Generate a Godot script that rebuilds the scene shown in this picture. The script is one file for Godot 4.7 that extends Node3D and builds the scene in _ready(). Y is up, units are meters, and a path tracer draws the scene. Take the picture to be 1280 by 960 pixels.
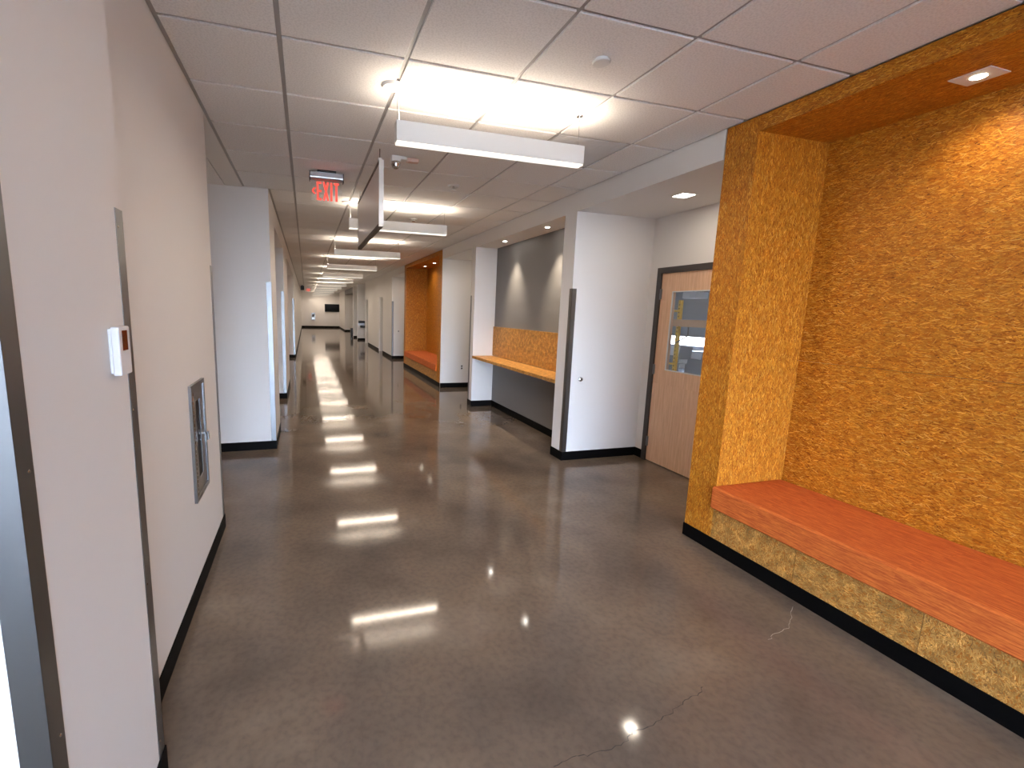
extends Node3D
# A school corridor: polished concrete, pendant lights, strand-board seating niches. x runs across, y up, the corridor runs along -z (d = -z).

const WALL_R := 2.75          # face of the wall on the right
const CEIL := 2.902           # face of the ceiling tiles
const SOFFIT := 2.714         # underside of the headers over the alcoves
const TILE := 0.6096
var M := {}
var taken := {}

# ---------- helpers ----------
func v3(x: float, y: float, d: float) -> Vector3:
	return Vector3(x, y, -d)

func mb() -> SurfaceTool:
	var st := SurfaceTool.new()
	st.begin(Mesh.PRIMITIVE_TRIANGLES)
	return st

func tri(st: SurfaceTool, p: Array, n: Array, uv: Array) -> void:
	var order := [0, 1, 2]
	if (p[1] - p[0]).cross(p[2] - p[0]).dot(n[0] + n[1] + n[2]) > 0.0:
		order = [0, 2, 1]
	for i in order:
		st.set_normal(n[i])
		st.set_uv(uv[i])
		st.add_vertex(p[i])

func quad(st: SurfaceTool, p: Array, n: Vector3, uv: Array) -> void:
	tri(st, [p[0], p[1], p[2]], [n, n, n], [uv[0], uv[1], uv[2]])
	tri(st, [p[0], p[2], p[3]], [n, n, n], [uv[0], uv[2], uv[3]])

# A box between two x, two heights and two depths; uv in metres. turn swaps the grain, shift moves it.
func bx(st: SurfaceTool, x0: float, x1: float, y0: float, y1: float, d0: float, d1: float, turn := false, shift := Vector2.ZERO) -> SurfaceTool:
	var c := v3((x0 + x1) / 2, (y0 + y1) / 2, (d0 + d1) / 2)
	return boxt(st, Transform3D(Basis(), c), Vector3(absf(x1 - x0), absf(y1 - y0), absf(d1 - d0)), turn, shift)

func boxt(st: SurfaceTool, t: Transform3D, size: Vector3, turn := false, shift := Vector2.ZERO) -> SurfaceTool:
	var h := size / 2
	for ax in 3:
		for s in [-1.0, 1.0]:
			var n := Vector3.ZERO
			n[ax] = s
			var a := 2 if ax == 0 else 0
			var b := 2 if ax == 1 else 1
			var p := []
			var uv := []
			for k in [[-1, -1], [1, -1], [1, 1], [-1, 1]]:
				var q := n * h[ax]
				q[a] = k[0] * h[a]
				q[b] = k[1] * h[b]
				p.append(t * q)
				var w: Vector3 = t * q
				var g := Vector2(w[a], -w[b])
				uv.append((Vector2(g.y, g.x) if turn else g) + shift)
			quad(st, p, (t.basis * n).normalized(), uv)
	return st

# A box with rounded edges.
func rbox(st: SurfaceTool, t: Transform3D, size: Vector3, r: float, seg := 2) -> SurfaceTool:
	var h := size / 2
	r = minf(r, minf(h.x, minf(h.y, h.z)))
	for ax in 3:
		var a := (ax + 1) % 3
		var b := (ax + 2) % 3
		var la := ticks(h[a], r, seg)
		var lb := ticks(h[b], r, seg)
		for s in [-1.0, 1.0]:
			for i in la.size() - 1:
				for j in lb.size() - 1:
					var p := []
					var n := []
					var uv := []
					for k in [[0, 0], [1, 0], [1, 1], [0, 1]]:
						var q := Vector3.ZERO
						q[ax] = s * h[ax]
						q[a] = la[i + k[0]]
						q[b] = lb[j + k[1]]
						var inner := q.clamp(-(h - Vector3.ONE * r), h - Vector3.ONE * r)
						var dir := (q - inner).normalized()
						var w := inner + dir * r
						p.append(t * w)
						n.append((t.basis * dir).normalized())
						uv.append(Vector2(w.z, w.x) if ax == 1 else (Vector2(w.z, w.y) if ax == 0 else Vector2(w.x, w.y)))
					tri(st, [p[0], p[1], p[2]], [n[0], n[1], n[2]], [uv[0], uv[1], uv[2]])
					tri(st, [p[0], p[2], p[3]], [n[0], n[2], n[3]], [uv[0], uv[2], uv[3]])
	return st

func ticks(h: float, r: float, seg: int) -> Array:
	var l := []
	for i in seg + 1:
		l.append(-h + r * (1.0 - cos(i * PI / 2 / seg)) if false else -h + r * i / seg)
	for i in seg + 1:
		l.append(h - r + r * i / seg)
	return l

func rb(st: SurfaceTool, x0: float, x1: float, y0: float, y1: float, d0: float, d1: float, r: float, seg := 2) -> SurfaceTool:
	return rbox(st, Transform3D(Basis(), v3((x0 + x1) / 2, (y0 + y1) / 2, (d0 + d1) / 2)), Vector3(absf(x1 - x0), absf(y1 - y0), absf(d1 - d0)), r, seg)

# Turns a profile of (radius, height) points round the y axis of t.
func lathe(st: SurfaceTool, t: Transform3D, prof: Array, seg := 20) -> SurfaceTool:
	for i in prof.size() - 1:
		var a: Vector2 = prof[i]
		var b: Vector2 = prof[i + 1]
		var e := b - a
		var nn := Vector2(e.y, -e.x).normalized()
		for k in seg:
			var f0 := TAU * k / seg
			var f1 := TAU * (k + 1) / seg
			var p := []
			var n := []
			for q in [[a, f0], [b, f0], [b, f1], [a, f1]]:
				var c: Vector2 = q[0]
				p.append(t * Vector3(c.x * cos(q[1]), c.y, c.x * sin(q[1])))
				n.append((t.basis * Vector3(nn.x * cos(q[1]), nn.y, nn.x * sin(q[1]))).normalized())
			var uv := [Vector2.ZERO, Vector2(0, 1), Vector2.ONE, Vector2(1, 0)]
			if b.x > 1e-6:
				tri(st, [p[0], p[1], p[2]], [n[0], n[1], n[2]], [uv[0], uv[1], uv[2]])
			if a.x > 1e-6:
				tri(st, [p[0], p[2], p[3]], [n[0], n[2], n[3]], [uv[0], uv[2], uv[3]])
	return st

func rod(st: SurfaceTool, a: Vector3, b: Vector3, r: float, seg := 10) -> SurfaceTool:
	var y := (b - a).normalized()
	var x := y.cross(Vector3.RIGHT if absf(y.x) < 0.9 else Vector3.UP).normalized()
	var t := Transform3D(Basis(x, y, x.cross(y)), a)
	var l := a.distance_to(b)
	return lathe(st, t, [Vector2(0, 0), Vector2(r, 0), Vector2(r, l), Vector2(0, l)], seg)

# A flat bar from a to b in the plane facing the corridor, w wide, thick along z.
func bar(st: SurfaceTool, a: Vector3, b: Vector3, w: float, thick: float) -> SurfaceTool:
	var x := (b - a).normalized()
	var z := Vector3.BACK
	var y := z.cross(x).normalized()
	return boxt(st, Transform3D(Basis(x, y, z), (a + b) / 2), Vector3(a.distance_to(b), w, thick))

func numbered(called: String) -> String:
	if not taken.has(called):
		taken[called] = 0
		return called
	taken[called] += 1
	return "%s_%03d" % [called, taken[called]]

func put(called: String, st: SurfaceTool, m: Material, parent: Node3D = self) -> MeshInstance3D:
	return put_mesh(called, st.commit(), m, parent)

func put_mesh(called: String, mesh: Mesh, m: Material, parent: Node3D = self) -> MeshInstance3D:
	var o := MeshInstance3D.new()
	o.mesh = mesh
	o.material_override = m
	o.cast_shadow = GeometryInstance3D.SHADOW_CASTING_SETTING_ON
	o.name = numbered(called) if parent == self else called
	parent.add_child(o, true)
	return o

func tag(o: Node3D, label: String, category := "", group := "") -> Node3D:
	o.set_meta("label", label)
	if category:
		o.set_meta("category", category)
	if group:
		o.set_meta("group", group)
	return o

func thing(called: String, label: String, category: String, group := "") -> Node3D:
	var o := Node3D.new()
	o.name = numbered(called)
	add_child(o)
	return tag(o, label, category, group)

func struct(called: String, label: String) -> Node3D:
	var o := Node3D.new()
	o.name = called
	add_child(o)
	o.set_meta("kind", "structure")
	o.set_meta("label", label)
	return o

func mat(called: String, c: Color, rough: float, metal := 0.0) -> StandardMaterial3D:
	var m := StandardMaterial3D.new()
	m.resource_name = called
	m.albedo_color = c
	m.roughness = rough
	m.metallic = metal
	M[called] = m
	return m

func noise(freq: float, octaves: int, sd: int, type := FastNoiseLite.TYPE_SIMPLEX_SMOOTH) -> FastNoiseLite:
	var n := FastNoiseLite.new()
	n.noise_type = type
	n.seed = sd
	n.frequency = freq
	n.fractal_octaves = octaves
	n.fractal_type = FastNoiseLite.FRACTAL_FBM if octaves > 1 else FastNoiseLite.FRACTAL_NONE
	return n

func noise_texture(n: FastNoiseLite, size: int, stops: Array, cols: Array) -> NoiseTexture2D:
	var t := NoiseTexture2D.new()
	t.width = size
	t.height = size
	t.seamless = true
	t.noise = n
	var g := Gradient.new()
	g.offsets = PackedFloat32Array(stops)
	g.colors = PackedColorArray(cols)
	t.color_ramp = g
	return t

# Strand board: thousands of overlapping wood strands, most of them lying along u. pale lifts the tones towards tan.
func strand_board(sd: int, size: int, spread: float, pale: float) -> ImageTexture:
	var rng := RandomNumberGenerator.new()
	rng.seed = sd
	var px := PackedByteArray()
	px.resize(size * size * 3)
	for i in size * size:
		px[i * 3] = 170
		px[i * 3 + 1] = 102
		px[i * 3 + 2] = 28
	var tones := [[208, 142, 46], [196, 125, 32], [186, 112, 22], [200, 131, 35], [172, 97, 16], [216, 154, 62], [154, 84, 13], [190, 116, 22], [178, 104, 19], [202, 135, 39]]
	var patches := noise(0.012, 3, sd + 3)
	for k in 24000:
		var l := rng.randf_range(8, 40)
		var w := rng.randf_range(1.5, 5.5)
		var kind := rng.randf()
		var c: Array = tones[rng.randi() % tones.size()]
		if k > 20000:
			if kind < 0.22 + 0.15 * pale:
				c = [104, 54, 14]
				l = rng.randf_range(3, 14)
				w = rng.randf_range(0.6, 2.2)
			elif kind < 0.25 + 0.20 * pale:
				c = [66, 32, 10]
				l = rng.randf_range(4, 12)
				w = rng.randf_range(1.0, 2.6)
			elif kind < 0.31 + 0.20 * pale:
				c = [224, 166, 84]
				w = rng.randf_range(1.0, 4.0)
		var an := rng.randfn(0.0, spread)
		var ca := cos(an)
		var sa := sin(an)
		var cx := rng.randf() * size
		var cy := rng.randf() * size
		# the tone drifts from place to place; folded so that the sheet repeats without a seam
		var f := rng.randf_range(0.93, 1.06) * (1.0 + (0.10 + 0.35 * pale) * patches.get_noise_2d(absf(cx - size / 2.0), absf(cy - size / 2.0)))
		var tone := [c[0] * f, c[1] * f, c[2] * f]
		for q in 3:
			tone[q] = lerpf(tone[q], [178.0, 144.0, 96.0][q] * c[0] / 186.0 * f, pale)
		for i in int(l) + 1:
			var ww := w * sqrt(maxf(0.0, 1.0 - pow(absf(2.0 * i / l - 1.0), 4.0)))
			for j in int(ww) + 1:
				var at := (posmod(int(cy + i * sa + j * ca), size) * size + posmod(int(cx + i * ca - j * sa), size)) * 3
				var e := 0.92 if j == 0 else 1.0
				px[at] = mini(255, int(tone[0] * e))
				px[at + 1] = mini(255, int(tone[1] * e))
				px[at + 2] = mini(255, int(tone[2] * e))
	return ImageTexture.create_from_image(Image.create_from_data(size, size, false, Image.FORMAT_RGB8, px))

# Streaks along u, for woven cloth and veneer.
func streaks(sd: int, size: int, fu: float, fv: float, dark: Color, light: Color, fine: float) -> ImageTexture:
	var im := Image.create_empty(size, size, false, Image.FORMAT_RGB8)
	var a := noise(1.0, 3, sd)
	var b := noise(1.0, 1, sd + 7)
	for y in size:
		for x in size:
			var ang := TAU * y / size
			var rr := size * fv / TAU
			var v := a.get_noise_3d(x * fu, cos(ang) * rr, sin(ang) * rr) * 0.9 + b.get_noise_3d(x * fu * 5.0, cos(ang) * rr * 4.0, sin(ang) * rr * 4.0) * fine
			im.set_pixel(x, y, dark.lerp(light, clampf(0.5 + v, 0.0, 1.0)))
	return ImageTexture.create_from_image(im)

# ---------- the scene ----------
func _ready() -> void:
	make_camera()
	make_sky()
	make_materials()
	build_floor()
	build_ceiling()
	build_wall_right()
	build_wall_left()
	build_ends()
	build_baseboards()
	build_classroom_shell()
	build_door()
	build_niches()
	build_desk()
	build_pendants()
	build_downlights()
	build_corner_guards()
	build_wall_fittings()
	build_ceiling_fittings()
	build_far_end()
	build_classroom_things()

func make_camera() -> void:
	var cam := Camera3D.new()
	cam.name = "camera"
	add_child(cam)
	var f := 574.64
	var right := Vector3(0.95892, 0.02373, 0.28269)
	var up := Vector3(0.02081, 0.98792, -0.15354)
	var back := Vector3(-0.28292, 0.15312, 0.94684)
	cam.transform = Transform3D(Basis(right, up, back).orthonormalized(), Vector3(0, 1.6527, 0))
	var near := 0.05
	cam.set_frustum(near * 960.0 / f, Vector2(near * (640.0 - 553.92) / f, -near * (480.0 - 477.25) / f), near, 120.0)
	cam.current = true

func make_sky() -> void:
	var e := Environment.new()
	e.background_mode = Environment.BG_SKY
	var sm := ProceduralSkyMaterial.new()
	sm.sky_top_color = Color(0.72, 0.82, 1.0)
	sm.sky_horizon_color = Color(0.85, 0.92, 1.0)
	sm.ground_bottom_color = Color(0.33, 0.34, 0.35)
	sm.ground_horizon_color = Color(0.54, 0.56, 0.58)
	sm.sky_energy_multiplier = 1.0
	var sky := Sky.new()
	sky.sky_material = sm
	e.sky = sky
	e.background_energy_multiplier = 52.0
	e.tonemap_mode = Environment.TONE_MAPPER_LINEAR
	e.tonemap_exposure = 1.13
	e.sdfgi_enabled = true
	e.ssao_enabled = true
	e.ssil_enabled = true
	var w := WorldEnvironment.new()
	w.name = "environment"
	w.environment = e
	add_child(w)

func make_materials() -> void:
	mat("wall_paint", Color(0.91, 0.895, 0.88), 0.55)
	mat("grey_paint", Color(0.46, 0.45, 0.45), 0.5)
	mat("drywall_ceiling", Color(0.92, 0.91, 0.89), 0.7)
	var tile := mat("ceiling_tile", Color(0.95, 0.945, 0.935), 0.9)
	tile.albedo_texture = noise_texture(noise(0.11, 3, 5), 512, [0.0, 0.42, 0.6, 1.0], [Color(0.93, 0.93, 0.93), Color(0.97, 0.97, 0.97), Color(1, 1, 1), Color(1, 1, 1)])
	tile.uv1_triplanar = true
	tile.uv1_world_triplanar = true
	tile.uv1_scale = Vector3.ONE * 1.3
	mat("ceiling_tee", Color(0.70, 0.69, 0.68), 0.5)
	mat("rubber_base", Color(0.035, 0.033, 0.036), 0.55).metallic_specular = 0.2
	mat("stainless", Color(0.53, 0.535, 0.54), 0.32, 1.0)
	mat("chrome", Color(0.82, 0.82, 0.82), 0.12, 1.0)
	mat("white_metal", Color(0.88, 0.88, 0.87), 0.4)
	mat("white_plastic", Color(0.9, 0.9, 0.9), 0.35)
	mat("dark_frame", Color(0.24, 0.215, 0.205), 0.45)
	mat("black_plastic", Color(0.05, 0.05, 0.055), 0.35)
	mat("dark_gap", Color(0.03, 0.03, 0.03), 0.9)
	mat("screen_glass", Color(0.02, 0.02, 0.025), 0.4).metallic_specular = 0.25
	mat("thermostat_screen", Color(0.38, 0.13, 0.07), 0.12)
	mat("brushed_aluminium", Color(0.72, 0.73, 0.75), 0.34, 1.0)
	mat("bronze_rail", Color(0.33, 0.27, 0.24), 0.45)
	mat("sign_face", Color(0.93, 0.91, 0.89), 0.3)
	mat("crack_dirt", Color(0.25, 0.22, 0.20), 0.9)
	mat("crack_pale", Color(0.66, 0.62, 0.57), 0.8)
	mat("outlet_grey", Color(0.28, 0.26, 0.25), 0.5)
	mat("vent_grey", Color(0.80, 0.79, 0.78), 0.6)
	mat("yellow_steel", Color(0.93, 0.72, 0.08), 0.4)
	mat("plank_wood", Color(0.74, 0.55, 0.37), 0.6)
	mat("chair_shell", Color(0.46, 0.49, 0.52), 0.45)
	mat("table_top", Color(0.80, 0.80, 0.78), 0.4)
	mat("shade_cloth", Color(0.55, 0.57, 0.59), 0.8)
	mat("carpet", Color(0.35, 0.35, 0.36), 0.95)
	mat("sensor_tag", Color(0.87, 0.75, 0.71), 0.5)
	# floor: polished, mottled concrete
	var fl := mat("concrete", Color(0.93, 0.91, 0.88), 0.08)
	fl.metallic_specular = 0.40
	fl.albedo_texture = noise_texture(noise(0.004, 4, 21), 1024, [0.0, 0.3, 0.45, 0.6, 0.75, 1.0], [Color(0.40, 0.365, 0.34), Color(0.45, 0.41, 0.375), Color(0.485, 0.44, 0.40), Color(0.505, 0.455, 0.41), Color(0.525, 0.475, 0.425), Color(0.575, 0.53, 0.485)])
	fl.uv1_triplanar = true
	fl.uv1_world_triplanar = true
	fl.uv1_scale = Vector3.ONE * 0.23
	fl.uv1_offset = Vector3(0.5, 0, 0.4)
	fl.detail_enabled = true
	fl.detail_blend_mode = BaseMaterial3D.BLEND_MODE_MUL
	fl.detail_albedo = noise_texture(noise(0.03, 5, 33), 1024, [0.0, 0.35, 0.5, 0.7, 1.0], [Color(0.90, 0.90, 0.905), Color(0.955, 0.955, 0.96), Color(0.98, 0.975, 0.97), Color(1, 0.995, 0.99), Color(1, 1, 1)])
	fl.detail_uv_layer = BaseMaterial3D.DETAIL_UV_2
	fl.uv2_triplanar = true
	fl.uv2_world_triplanar = true
	fl.uv2_scale = Vector3.ONE * 0.71
	fl.roughness_texture = noise_texture(noise(0.02, 4, 41), 512, [0.0, 1.0], [Color(0.84, 0.84, 0.84), Color(1, 1, 1)])
	# strand board, in two sheets
	for k in 2:
		var o := mat(["strand_board", "strand_board_cut"][k], Color(1, 1, 1), 0.5)
		o.albedo_texture = strand_board(11 + k, 1024, [0.42, 0.75][k], [0.0, 0.6][k])
		o.uv1_scale = Vector3.ONE * [0.9, 1.1][k]
		o.metallic_specular = 0.4
	var cl := mat("orange_cloth", Color(1, 1, 1), 0.85)
	cl.albedo_texture = streaks(3, 512, 0.012, 0.16, Color(0.71, 0.31, 0.08), Color(0.87, 0.47, 0.18), 0.35)
	cl.uv1_scale = Vector3.ONE * 1.4
	var vn := mat("maple_veneer", Color(1, 1, 1), 0.42)
	vn.albedo_texture = streaks(9, 512, 0.004, 0.09, Color(0.85, 0.675, 0.535), Color(0.92, 0.76, 0.62), 0.3)
	vn.uv1_scale = Vector3.ONE * 1.1
	var gl := mat("glass", Color(0.9, 0.95, 0.95, 0.06), 0.02)
	gl.transparency = BaseMaterial3D.TRANSPARENCY_ALPHA
	var ac := mat("acrylic", Color(0.95, 0.95, 0.95, 0.08), 0.04)
	ac.transparency = BaseMaterial3D.TRANSPARENCY_ALPHA
	glow("lamp_lens", Color(1.0, 0.97, 0.92), 1.25)
	glow("downlight_lens", Color(1.0, 0.97, 0.92), 10.0)
	glow("pinhole_lens", Color(1.0, 0.97, 0.92), 120.0)
	glow("niche_lens", Color(1.0, 0.95, 0.86), 30.0)
	glow("exit_red", Color(1.0, 0.33, 0.27), 0.95)

func glow(called: String, c: Color, e: float) -> void:
	var m := mat(called, c * 0.6, 0.5)
	m.emission_enabled = true
	m.emission = c
	m.emission_energy_multiplier = e

# ---------- structure ----------
func build_floor() -> void:
	var f := struct("floor", "polished mottled grey-brown concrete corridor floor")
	put("slab", bx(mb(), -2.8, 3.9, -0.2, 0.0, -6.8, 41.0), M.concrete, f)
	var lines := [
		[[0.836, 1.275], [0.925, 1.283], [0.99, 1.278], [1.096, 1.276], [1.18, 1.291], [1.219, 1.317], [1.321, 1.323], [1.422, 1.346], [1.506, 1.369], [1.562, 1.392], [1.642, 1.397], [1.696, 1.438]],
		[[2.277, 1.578], [2.349, 1.609], [2.465, 1.623], [2.575, 1.683], [2.616, 1.722], [2.698, 1.76]]]
	var rng := RandomNumberGenerator.new()
	rng.seed = 4
	for n in 2:
		var st := mb()
		var fine := []
		for i in lines[n].size() - 1:
			for k in 4:
				var p: Vector2 = Vector2(lines[n][i][0], lines[n][i][1]).lerp(Vector2(lines[n][i + 1][0], lines[n][i + 1][1]), k / 4.0)
				fine.append(p + Vector2(rng.randf_range(-1, 1), rng.randf_range(-1, 1)) * 0.006)
		for i in fine.size() - 1:
			var a: Vector2 = fine[i]
			var b: Vector2 = fine[i + 1]
			var w := [0.0016, 0.0011][n] * rng.randf_range(0.5, 1.3) as float
			var s := (b - a).orthogonal().normalized() * w
			var y := 0.0004
			quad(st, [v3(a.x + s.x, y, a.y + s.y), v3(b.x + s.x, y, b.y + s.y), v3(b.x - s.x, y, b.y - s.y), v3(a.x - s.x, y, a.y - s.y)], Vector3.UP, [Vector2.ZERO, Vector2.ZERO, Vector2.ZERO, Vector2.ZERO])
		put("crack", st, [M.crack_dirt, M.crack_pale][n], f)

func left_face(d: float) -> float:
	return -0.516 if d < 1.6 else (-0.622 if d < 5.5 else -0.366)

func build_ceiling() -> void:
	var c := struct("ceiling", "suspended ceiling of square white tiles in a metal grid")
	var y_tee := CEIL + 0.011
	put("backing", bx(mb(), -2.8, 3.9, y_tee + 0.012, 3.1, -6.8, 41.0), M.drywall_ceiling, c)
	var cols := [-0.0947]
	for i in 4:
		cols.append(cols[-1] + TILE)
	var rows := []
	for j in range(-13, 64):
		rows.append(1.892 + 0.6076 * j)
	# tees, one mesh for the grid
	var g := mb()
	for x in cols:
		bx(g, x - 0.012, x + 0.012, y_tee, y_tee + 0.012, -6.5, 40.0)
	for d in rows:
		bx(g, left_face(d), WALL_R, y_tee + 0.0005, y_tee + 0.0125, d - 0.012, d + 0.012)
	put("grid", g, M.ceiling_tee, c)
	var tr := mb()
	bx(tr, WALL_R - 0.022, WALL_R, y_tee - 0.001, y_tee + 0.011, -6.5, 40.0)
	bx(tr, -0.516, -0.494, y_tee - 0.001, y_tee + 0.011, -6.5, 1.626)
	bx(tr, -0.622, -0.60, y_tee - 0.001, y_tee + 0.011, 1.626, 5.557)
	bx(tr, -0.366, -0.344, y_tee - 0.001, y_tee + 0.011, 5.557, 40.0)
	put("edge_trim", tr, M.ceiling_tee, c)
	var shared := {}
	var far := mb()
	for j in rows.size() - 1:
		for i in range(-1, 5):
			var lf: float = maxf(left_face(rows[j]), left_face(rows[j + 1])) if rows[j] < 1.0 else left_face((rows[j] + rows[j + 1]) / 2)
			var x0: float = lf + 0.024 if i < 0 else cols[i] + 0.0115
			var x1: float = WALL_R - 0.024 if i == 4 else cols[i + 1] - 0.0115
			var d0: float = rows[j] + 0.0115
			var d1: float = rows[j + 1] - 0.0115
			if i == 3 and j == 15:
				continue        # the return-air panel sits here
			if rows[j] < 1.0 or rows[j] > 16.5:
				if rows[j] > 1.0:
					bx(far, x0, x1, CEIL, CEIL + 0.012, d0, d1)
				else:
					bx(far, x0, x1, CEIL, CEIL + 0.012, d0, d1)
				continue
			var key := "%.3f" % (x1 - x0)
			if not shared.has(key):
				shared[key] = bevel_tile(x1 - x0, d1 - d0).commit()
			var t := put_mesh("ceiling_tile", shared[key], M.ceiling_tile, c)
			t.position = v3((x0 + x1) / 2, CEIL, (d0 + d1) / 2)
	var fo := put("distant_tiles", far, M.ceiling_tile, c)
	fo.set_meta("kind", "stuff")
	# the plaster border over the first recess on the left, and what lies past it
	put("plaster_border", bx(mb(), -0.785, -0.622, CEIL, CEIL + 0.02, 3.59, 5.557), M.drywall_ceiling, c)
	put("recess_ceiling", bx(mb(), -1.6, -0.795, CEIL, CEIL + 0.02, 3.59, 5.557), M.ceiling_tile, c)

func bevel_tile(w: float, l: float) -> SurfaceTool:
	var st := mb()
	var b := 0.002
	var lo := [Vector3(-w / 2 + b, 0, -l / 2 + b), Vector3(w / 2 - b, 0, -l / 2 + b), Vector3(w / 2 - b, 0, l / 2 - b), Vector3(-w / 2 + b, 0, l / 2 - b)]
	var mid := [Vector3(-w / 2, b, -l / 2), Vector3(w / 2, b, -l / 2), Vector3(w / 2, b, l / 2), Vector3(-w / 2, b, l / 2)]
	var z := [Vector2.ZERO, Vector2.ZERO, Vector2.ZERO, Vector2.ZERO]
	quad(st, lo, Vector3.DOWN, z)
	for i in 4:
		var k := (i + 1) % 4
		var out: Vector3 = ((mid[i] + mid[k]) / 2 * Vector3(1, 0, 1)).normalized()
		quad(st, [lo[i], lo[k], mid[k], mid[i]], (out + Vector3.DOWN).normalized(), z)
		var up := Vector3.UP * 0.0085
		quad(st, [mid[i], mid[k], mid[k] + up, mid[i] + up], out, z)
	quad(st, [mid[0] + Vector3.UP * 0.0085, mid[1] + Vector3.UP * 0.0085, mid[2] + Vector3.UP * 0.0085, mid[3] + Vector3.UP * 0.0085], Vector3.UP, z)
	return st

func build_wall_right() -> void:
	var w := struct("wall_right", "off-white painted corridor wall with recesses, on the right")
	var P = M.wall_paint
	put("soffit_header", bx(mb(), WALL_R, 3.86, SOFFIT, 3.0, 2.66, 9.44), P, w)
	put("soffit_header", bx(mb(), WALL_R, 3.86, SOFFIT, 3.0, 13.35, 15.35), P, w)
	put("pier", bx(mb(), WALL_R, 3.738, 0, SOFFIT, 4.437, 4.673), P, w)
	put("pier", bx(mb(), WALL_R, 3.738, 0, SOFFIT, 7.46, 7.646), P, w)
	tag(put("accent_wall", bx(mb(), 3.135, 3.738, 0, SOFFIT, 4.673, 7.46), M.grey_paint, w), "warm grey painted back wall of the desk recess")
	# back of the first alcove, with the opening of the door
	put("alcove_wall", bx(mb(), 3.738, 3.86, 0, SOFFIT, 4.303, 9.44), P, w)
	put("alcove_wall", bx(mb(), 3.738, 3.86, 0, SOFFIT, 2.66, 3.257), P, w)
	put("alcove_wall", bx(mb(), 3.738, 3.86, 2.168, SOFFIT, 3.257, 4.303), P, w)
	put("alcove_end", bx(mb(), WALL_R + 0.004, 3.86, 0, 3.0, 9.44, 9.478), P, w)
	put("alcove_wall", bx(mb(), 3.738, 3.86, 0, SOFFIT, 13.35, 15.35), P, w)
	put("niche_backing", bx(mb(), 3.40, 3.86, 0, 3.0, -6.6, 2.64), P, w)
	put("niche_backing", bx(mb(), 3.40, 3.86, 0, 3.0, 9.478, 13.35), P, w)
	put("near_wall", bx(mb(), WALL_R, 3.40, 0, 3.0, -6.6, -1.40), P, w)
	# the long stretch with two recessed doors
	for s in [[15.35, 17.28], [18.25, 21.55], [22.5, 22.72]]:
		put("wall_stretch", bx(mb(), WALL_R, 3.86, 0, 3.0, s[0], s[1]), P, w)
	for s in [[17.28, 18.25], [21.55, 22.5]]:
		put("door_header", bx(mb(), WALL_R, 3.86, 2.11, 3.0, s[0], s[1]), P, w)
	# far end: fins and deep recesses
	put("recess_back", bx(mb(), 3.86, 3.98, 0, 3.0, 22.72, 41.0), P, w)
	put("fin", bx(mb(), 2.60, 3.86, 0, 3.0, 24.75, 25.0), P, w)
	put("fin", bx(mb(), 2.58, 3.86, 0, 3.0, 26.8, 27.05), P, w)
	put("recess_header", bx(mb(), 2.70, 3.86, 2.60, 3.0, 27.05, 34.3), M.grey_paint, w)
	put("wall_stretch", bx(mb(), 2.70, 3.86, 0, 3.0, 34.3, 40.0), P, w)
	for n in 2:
		var s = [[17.28, 18.25], [21.55, 22.5]][n]
		var d := struct("door_%d" % (n + 2), ["pale door set deep in the wall past the second niche", "pale door set in the wall near its far end"][n])
		put("leaf", bx(mb(), 2.93, 2.975, 0.01, 2.06, s[0] + 0.05, s[1] - 0.05), M.wall_paint, d)
		var fr := mb()
		bx(fr, 2.80, 3.0, 0, 2.11, s[0], s[0] + 0.05)
		bx(fr, 2.80, 3.0, 0, 2.11, s[1] - 0.05, s[1])
		bx(fr, 2.80, 3.0, 2.06, 2.11, s[0] + 0.05, s[1] - 0.05)
		put("door_frame", fr, M.vent_grey, d)
		put("door_handle", rod(mb(), v3(2.90, 1.0, s[0] + 0.12), v3(2.90, 1.0, s[0] + 0.24), 0.01), M.stainless, d)

func build_wall_left() -> void:
	var w := struct("wall_left", "off-white painted corridor wall with projecting blocks, on the left")
	var P = M.wall_paint
	put("pilaster", bx(mb(), -1.6, -0.516, 0, 3.0, 0.994, 1.626), P, w)
	put("wall_stretch", bx(mb(), -1.6, -0.622, 0, 3.0, 1.626, 3.59), P, w)
	put("recess_back", bx(mb(), -1.8, -1.6, 0, 3.0, 0.994, 41.0), P, w)
	put("lobby_end", bx(mb(), -2.6, -1.8, 0, 3.0, 0.994, 1.2), P, w)
	put("lobby_side", bx(mb(), -2.8, -2.6, 0, 3.0, -6.6, 1.2), P, w)
	put("block", bx(mb(), -1.6, -0.366, 0, 3.0, 5.557, 6.443), P, w)
	put("block", bx(mb(), -1.6, -0.366, 0, 3.0, 8.706, 10.42), P, w)
	put("block", bx(mb(), -1.6, -0.366, 0, 3.0, 15.9, 40.0), P, w)
	put("recess_header", bx(mb(), -1.6, -0.366, 2.66, 3.0, 6.443, 8.706), P, w)
	put("recess_header", bx(mb(), -1.6, -0.366, 2.66, 3.0, 10.42, 15.9), P, w)

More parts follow.
